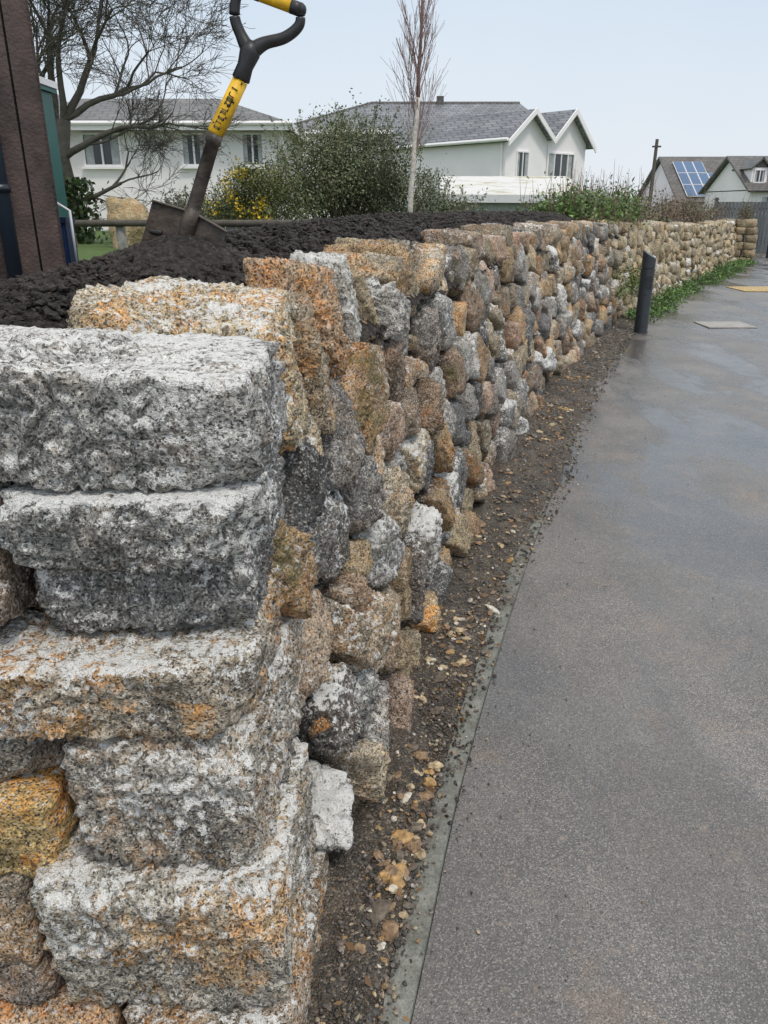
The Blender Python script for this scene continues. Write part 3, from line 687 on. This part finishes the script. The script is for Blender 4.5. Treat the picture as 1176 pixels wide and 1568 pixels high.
# distant houses
e=empty('solar_panel_house');m=MB();box(m,(22.8,61,.7),(2.7,4.5,1.3));m.add([(20.1,56.5,2),(20.1,65.5,2),(20.1,61,4.6)],[[0,1,2]]);m.build('walls',M_render,False,e)
m=MB();slab(m,[(19.8,56,1.8),(25.8,56,1.8),(25.8,61,4.85),(19.8,61,4.85)],.1);slab(m,[(19.8,66,1.8),(25.8,66,1.8),(25.8,61,4.85),(19.8,61,4.85)],.1);m.build('roof',M_tile,False,e)
M_pv=simple('solar_glass',(.07,.14,.26),.12,.15,.5);m=MB();mt_=MB()
sl=np.array([0,5,3.05]);sl/=np.linalg.norm(sl);nn=np.array([0,-sl[2],sl[1]])
for r_ in range(3):
    for c_ in range(4):
        if r_==2 and c_==3: continue
        q=np.array([20.9+c_*.70,56.4,2.05])+sl*(.75+r_*1.5)+nn*.1
        R=np.stack([[1,0,0],sl,nn],1);box(m,q,(.31,.70,.02),R);box(mt_,q-nn*.012,(.34,.73,.02),R)
m.build('solar_panels',M_pv,False,e);mt_.build('panel_frames',M_trim,False,e)
e=empty('dormer_house');m=MB();box(m,(23.6,47.4,1.1),(4.1,3.1,1.25));m.add([(19.5,44.3,2.3),(19.5,50.5,2.3),(19.5,47.4,4.0)],[[0,1,2]])
DX=(20.0,21.5,23.1,24.9)
for x in DX: box(m,(x,45.9,3.0),(.42,1.2,.45))
m.build('walls',M_render,False,e)
m=MB();slab(m,[(19.2,43.9,2.30),(28,43.9,2.30),(28,47.4,4.15),(19.2,47.4,4.15)],.1);slab(m,[(19.2,50.9,2.30),(28,50.9,2.30),(28,47.4,4.15),(19.2,47.4,4.15)],.1)
for x in DX:
    for s_ in (-1,1): slab(m,[(x,44.5,3.95),(x+s_*.58,44.5,3.4),(x+s_*.58,47,3.4),(x,47,3.95)],.07)
    m.add([(x-.42,44.69,3.44),(x+.42,44.69,3.44),(x,44.69,3.9)],[[0,1,2]])
m.build('roof',M_tile,False,e)
for x in DX: window(e,(x,44.7,3.02),(1,0,0),(0,-1,0),.62,.66,2,sill=False)
for x in (20.7,23.8): window(e,(x,44.3,1.6),(1,0,0),(0,-1,0),1.2,.9,3)
m=MB();tube(m,[(14.1,44,-.1),(14.1,44,4.75)],[.11,.08],10,(.11,.095,.08));box(m,(14.1,43.95,4.4),(.22,.05,.04),col=(.09,.075,.06))
m.build('utility_pole',attrmat('creosoted_wood',.8,.2),False)
e=empty('slatted_boundary_fence');m=MB();rr=random.Random(4)
for k in range(150):
    x=11.7+k*.125;t=rr.uniform(.8,1.2);box(m,(x,29.2,.84),(.054,.012,.84),col=(.11*t,.12*t,.13*t))
for z in (.35,1.45): box(m,(21,29.24,z),(9.4,.025,.045),col=(.05,.055,.06))
for k in range(8): box(m,(11.75+k*2.4,29.31,.9),(.05,.045,.92),col=(.05,.055,.06))
m.build('slats',attrmat('grey_stain',.6,.2),False,e)
# ---------------------------------------------------------------- bare trees
def grow(mb,p,d,L,r,depth,rr,tips,droop=.0,spread=.55,minr=.003,col=(.06,.052,.045),kids=(2,4),wob=.18,up=.02):
    n=5;pts=[p];q=p.copy();dd=d.copy()
    for i in range(n):
        dd=dd+rr.normal(0,wob/ (1 if depth>2 else 1.3),3)*.5+np.array([0,0,up-droop*(1 if depth<=2 else 0)]);dd/=np.linalg.norm(dd);q=q+dd*L/n;pts.append(q.copy())
    r2=max(r*.62,minr)
    tube(mb,pts,np.linspace(r,r2,n+1),7 if r>.03 else (5 if r>.01 else 3),col,cap=False)
    if depth==0: tips.append(q);return
    k=rr.integers(kids[0],kids[1]+1)
    for i in range(k+ (1 if depth>2 else 2)):
        t=rr.uniform(.35,1) if i>0 else 1;b_=np.array(pts[int(round(t*n))])
        v=rr.normal(size=3);v-=dd*(v@dd);v/=np.linalg.norm(v)
        nd=dd+v*rr.uniform(.5,1.4)*spread;nd/=np.linalg.norm(nd)
        grow(mb,b_,nd,L*rr.uniform(.62,.86),max(r2*rr.uniform(.6,.9),minr),depth-1,rr,tips,droop,spread,minr,col,kids,wob,up)
e=empty('bare_tree');m=MB();rr=np.random.default_rng(23);tips=[]
base=np.array([-5.50,14.5,.9]);BC=(.095,.085,.07)
tp=[base,base+[0.05,0,.7],base+[-.02,0,1.4],base+[.1,0,2.0]];tube(m,tp,[.17,.14,.12,.11],10,BC)
for k,(v,l,r_) in enumerate((((.8,-.1,.5),1.15,.065),((.5,.3,1.1),1.3,.07),((-.3,-.3,1.2),1.4,.07),((-.9,.3,.8),1.3,.06),((.35,-.6,1.1),1.25,.06),((.9,.0,.12),.95,.045),((.15,.2,1.3),1.5,.07),((.9,.4,.75),1.2,.06))):
    st=tp[1+(k+1)%3] if k!=5 else tp[1];v=np.array(v)/np.linalg.norm(v);grow(m,np.array(st),v,l,r_,5,rr,tips,.02,.68,.0036,BC,(2,3),.28,.025)
m.build('trunk_and_branches',attrmat('grey_bark',.85,.3,10),True,e)
m=MB();c=base+np.stack([rr.normal(0,.2,2600),rr.normal(0,.2,2600),rr.uniform(-.1,1.1,2600)],1)
g_=np.array([.05,.08,.025])*rr.uniform(.5,1.6,(2600,1));leaves(m,c,.045,g_,aspect=.8);m.build('ivy',attrmat('ivy_leaf',.4,.2,5),False,e)
# birch
e=empty('young_birch_tree');m=MB();rr=np.random.default_rng(5);tips=[];x0,y0=.335,10.0
P=[np.array([x0-.02,y0,1.3])]
for k in range(14): P.append(P[-1]+np.array([rr.normal(.012,.012),rr.normal(0,.01),.235]))
P=np.array(P);cc=np.linspace(.034,.008,len(P));tube(m,P[:7],cc[:7],8,(.60,.55,.48));tube(m,P[6:],cc[6:],8,(.28,.17,.15))
m2=MB()
for k in range(46):
    t=rr.uniform(2.2,13.5);i=int(t);b_=P[i]+(P[min(i+1,14)]-P[i])*(t-i);an=rr.uniform(0,6.28)
    v=np.array([math.cos(an)*.30,math.sin(an)*.30,1]);v/=np.linalg.norm(v)
    grow(m2,b_,v,.46*(1.15-t/18),.0065,2,rr,tips,.0,.36,.0019,(.30,.20,.18),(1,3),.10,.05)
m.build('trunk',attrmat('birch_bark',.7,.4,30),True,e);m2.build('twigs',attrmat('birch_twig',.7,.2),True,e)
# ---------------------------------------------------------------- bushes
M_leaf=attrmat('shrub_leaf',.5,.25,6);M_twig=attrmat('shrub_twig',.8,.2)
def bush(name,c,rad,n,ls,col,seed,shoots=40,clump=80,sh=.35,yellow=0):
    e=empty(name);rr=np.random.default_rng(seed);c=np.array(c,float);rad=np.array(rad,float)
    m=MB();t=MB();cl=[]
    for k in range(clump):
        v=rr.normal(size=3);v/=np.linalg.norm(v);v[2]=abs(v[2])*1.0 if rr.random()<.75 else v[2]*.3
        q=c+v*rad*rr.uniform(.35,1.0)*(1+.18*math.sin(3*v[0]*3+seed));cl.append(q)
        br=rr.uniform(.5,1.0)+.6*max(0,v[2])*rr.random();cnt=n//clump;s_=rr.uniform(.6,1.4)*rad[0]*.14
        p_=q+rr.normal(size=(cnt,3))*s_*np.array([1,1,.9])
        leaves(m,p_,ls,np.array(col)*br*rr.uniform(.7,1.3,(cnt,1))*np.array([1+rr.uniform(-.15,.25),1,1]))
        b0=c+np.array([rr.uniform(-.3,.3)*rad[0],rr.uniform(-.3,.3)*rad[1],-rad[2]*.9])
        mid=(b0+q)/2+rr.normal(size=3)*.06;tube(t,[b0,mid,q],[.014,.008,.004],4,(.13,.10,.07),cap=False)
    for k in range(shoots):
        an=rr.uniform(0,6.28);rr_=math.sqrt(rr.random())*.9;b0=c+np.array([math.cos(an)*rad[0]*rr_,math.sin(an)*rad[1]*rr_,rad[2]*math.sqrt(max(0,1-rr_**2))*.7])
        v=np.array([math.cos(an)*.6*rr_+rr.normal(0,.18),rr.normal(0,.25),1.]);L=sh*rr.uniform(.5,1.3);e1=b0+v*L
        mid=(b0+e1)/2+rr.normal(size=3)*.02;tube(t,[b0,mid,e1],[.005,.004,.0015],3,(.15,.12,.07),cap=False)
        cnt=46;u=rr.random(cnt)[:,None];p_=b0+(e1-b0)*u+rr.normal(size=(cnt,3))*.028*(1.3-u)
        leaves(m,p_,ls*.85,np.array(col)*rr.uniform(.8,1.6,(cnt,1)))
    if yellow:
        cen=np.array(cl);cen=cen[(cen[:,1]<c[1]+.05)&(cen[:,0]<c[0]+.15)];q=cen[rr.integers(0,len(cen),14)]
        q=np.repeat(q,yellow//14,axis=0);q=q+rr.normal(size=q.shape)*.05+np.array([-.03,-.10,.05])
        leaves(m,q,ls*.9,np.tile([.75,.50,.02],(len(q),1))*rr.uniform(.7,1.1,(len(q),1)),aspect=.9)
    m.build('foliage',M_leaf,False,e);t.build('twigs',M_twig,True,e);return e
GC=(.15,.18,.09)
bush('evergreen_shrub',(-.52,11.0,1.70),(1.0,.6,.88),30000,.020,GC,3,95,140,.40)
bush('evergreen_shrub',(.12,11.6,1.4),(.76,.5,.68),10000,.019,GC,8,30,60,.3)
bush('gorse_bush',(-1.55,10.2,1.44),(.62,.4,.56),14000,.017,(.12,.145,.05),4,26,80,.22,yellow=600)
bush('low_shrub',(-3.9,18.5,1.2),(1.1,.5,.5),6000,.035,(.12,.13,.07),6,20,50,.4)
bush('low_shrub',(1.2,16.5,1.25),(.9,.5,.45),5000,.03,(.13,.15,.085),9,20,40,.4)
def spread(name,s0,s1,o0,o1,z0,hgt,n,ls,cols,seed,stems=60,sc=(.08,.06,.04)):
    e=empty(name);rr=np.random.default_rng(seed);m=MB();t=MB();k=max(8,n//120)
    for q in range(k):
        s_=rr.uniform(s0,s1);o=rr.uniform(o0,o1);p_,_,N_=wall.at(s_);h=hgt*rr.uniform(.2,1.0)
        c=np.array([p_[0]-N_[0]*o,p_[1]-N_[1]*o,z0(float(p_[1]))+h*.6]);cnt=120
        pos=c+rr.normal(size=(cnt,3))*np.array([.12,.12,h*.32]);cb=np.array(cols[rr.integers(len(cols))])
        leaves(m,pos,ls,cb*rr.uniform(.5,1.4,(cnt,1)))
        for w in range(stems//12):
            a_=c+rr.normal(size=3)*[.1,.1,0];a_[2]=z0(float(p_[1]));b_=a_+np.array([rr.normal(0,.12),rr.normal(0,.12),h*rr.uniform(1,2.0)]);tube(t,[a_,(a_+b_)/2+rr.normal(size=3)*.03,b_],[.006,.004,.0015],3,sc,cap=False)
    m.build('foliage',M_leaf,False,e);t.build('stems',M_twig,True,e)
zt_=lambda Y:float(ztop(Y))-.02
spread('bramble_patch',wall.sy(10.2),wall.sy(13),.25,1.3,zt_,.44,11000,.028,[(.11,.21,.045),(.15,.24,.06),(.10,.15,.045)],31,60,(.20,.13,.10))
spread('dead_bracken_hedge',wall.sy(12.5),wall.L+1,.4,1.6,zt_,.50,16000,.026,[(.22,.15,.10),(.18,.13,.085),(.12,.13,.06),(.16,.16,.09)],32,48,(.24,.18,.14))
spread('verge_weeds',wall.sy(11.3),wall.L,-.36,-.02,lambda Y:.0,.19,12000,.026,[(.09,.19,.04),(.13,.23,.055),(.08,.15,.035)],33,12)
spread('trailing_ivy',wall.sy(10.9),wall.sy(12.6),-.02,.12,lambda Y:.35,.5,2000,.022,[(.10,.17,.04),(.13,.17,.04)],34,0)
m=MB();rr=np.random.default_rng(3);n=280;y=rr.uniform(1.0,8,n);kx=np.interp(y,kerb.P[:,1],kerb.P[:,0]);wx=np.interp(y,wall.P[:,1],wall.P[:,0])
xx=wx+(kx-wx)*rr.random(n);leaves(m,np.stack([xx,y,.028+.04*np.clip((kx-.055-xx)/.25,0,1)],1),.014,np.tile([.24,.14,.07],(n,1))*rr.uniform(.5,1.5,(n,1)),flat=.85,aspect=.5);m.build('fallen_leaves',M_leaf,False)
# ---------------------------------------------------------------- world & light
EL=60
w=bpy.data.worlds.new('World');scene.world=w;w.use_nodes=True;nt=w.node_tree;bg=nt.nodes['Background']
sk=nt.nodes.new('ShaderNodeTexSky');sk.sky_type='NISHITA';sk.sun_disc=False;sk.sun_elevation=math.radians(EL);sk.sun_rotation=math.radians(150)
sk.dust_density=3;sk.air_density=1.2
mx=nt.nodes.new('ShaderNodeMix');mx.data_type='RGBA';mx.inputs[0].default_value=.88
tc=nt.nodes.new('ShaderNodeTexCoord');sx=nt.nodes.new('ShaderNodeSeparateXYZ');nt.links.new(tc.outputs['Generated'],sx.inputs[0])
ns=nt.nodes.new('ShaderNodeTexNoise');ns.inputs['Scale'].default_value=2.0;ns.inputs['Detail'].default_value=4;nt.links.new(tc.outputs['Generated'],ns.inputs['Vector'])
ad=nt.nodes.new('ShaderNodeMath');ad.operation='MULTIPLY_ADD';nt.links.new(ns.outputs[0],ad.inputs[0]);ad.inputs[1].default_value=.25;nt.links.new(sx.outputs[2],ad.inputs[2])
cr=nt.nodes.new('ShaderNodeValToRGB');nt.links.new(ad.outputs[0],cr.inputs[0])
cr.color_ramp.elements[0].position=.1;cr.color_ramp.elements[0].color=(.80,.84,.89,1);cr.color_ramp.elements[1].position=.50;cr.color_ramp.elements[1].color=(.53,.67,.82,1)
e2=cr.color_ramp.elements.new(.85);e2.color=(1.0,1.0,1.0,1)
sc_=nt.nodes.new('ShaderNodeVectorMath');sc_.operation='SCALE';nt.links.new(cr.outputs[0],sc_.inputs[0]);sc_.inputs['Scale'].default_value=11.2
nt.links.new(sk.outputs[0],mx.inputs[6]);nt.links.new(sc_.outputs[0],mx.inputs[7]);nt.links.new(mx.outputs[2],bg.inputs[0]);bg.inputs[1].default_value=.1
L=bpy.data.lights.new('sun','SUN');L.energy=1.5;L.angle=math.radians(10);L.color=(1,.95,.88);lo=bpy.data.objects.new('sun',L);scene.collection.objects.link(lo)
el,az=math.radians(EL),math.radians(150)
dv=Vector((math.sin(az)*math.cos(el),math.cos(az)*math.cos(el),math.sin(el)));lo.rotation_euler=(-dv).to_track_quat('-Z','Y').to_euler()
cam=bpy.data.cameras.new('camera');co_=bpy.data.objects.new('camera',cam);scene.collection.objects.link(co_);scene.camera=co_
cam.sensor_fit='VERTICAL';cam.sensor_height=24;cam.lens=24*1178/1568;cam.clip_start=.05;cam.clip_end=9000
co_.location=(0,0,1.55);co_.rotation_euler=(math.radians(90-21.7),0,0)
scene.view_settings.view_transform='Standard';scene.view_settings.look='None';scene.view_settings.exposure=0
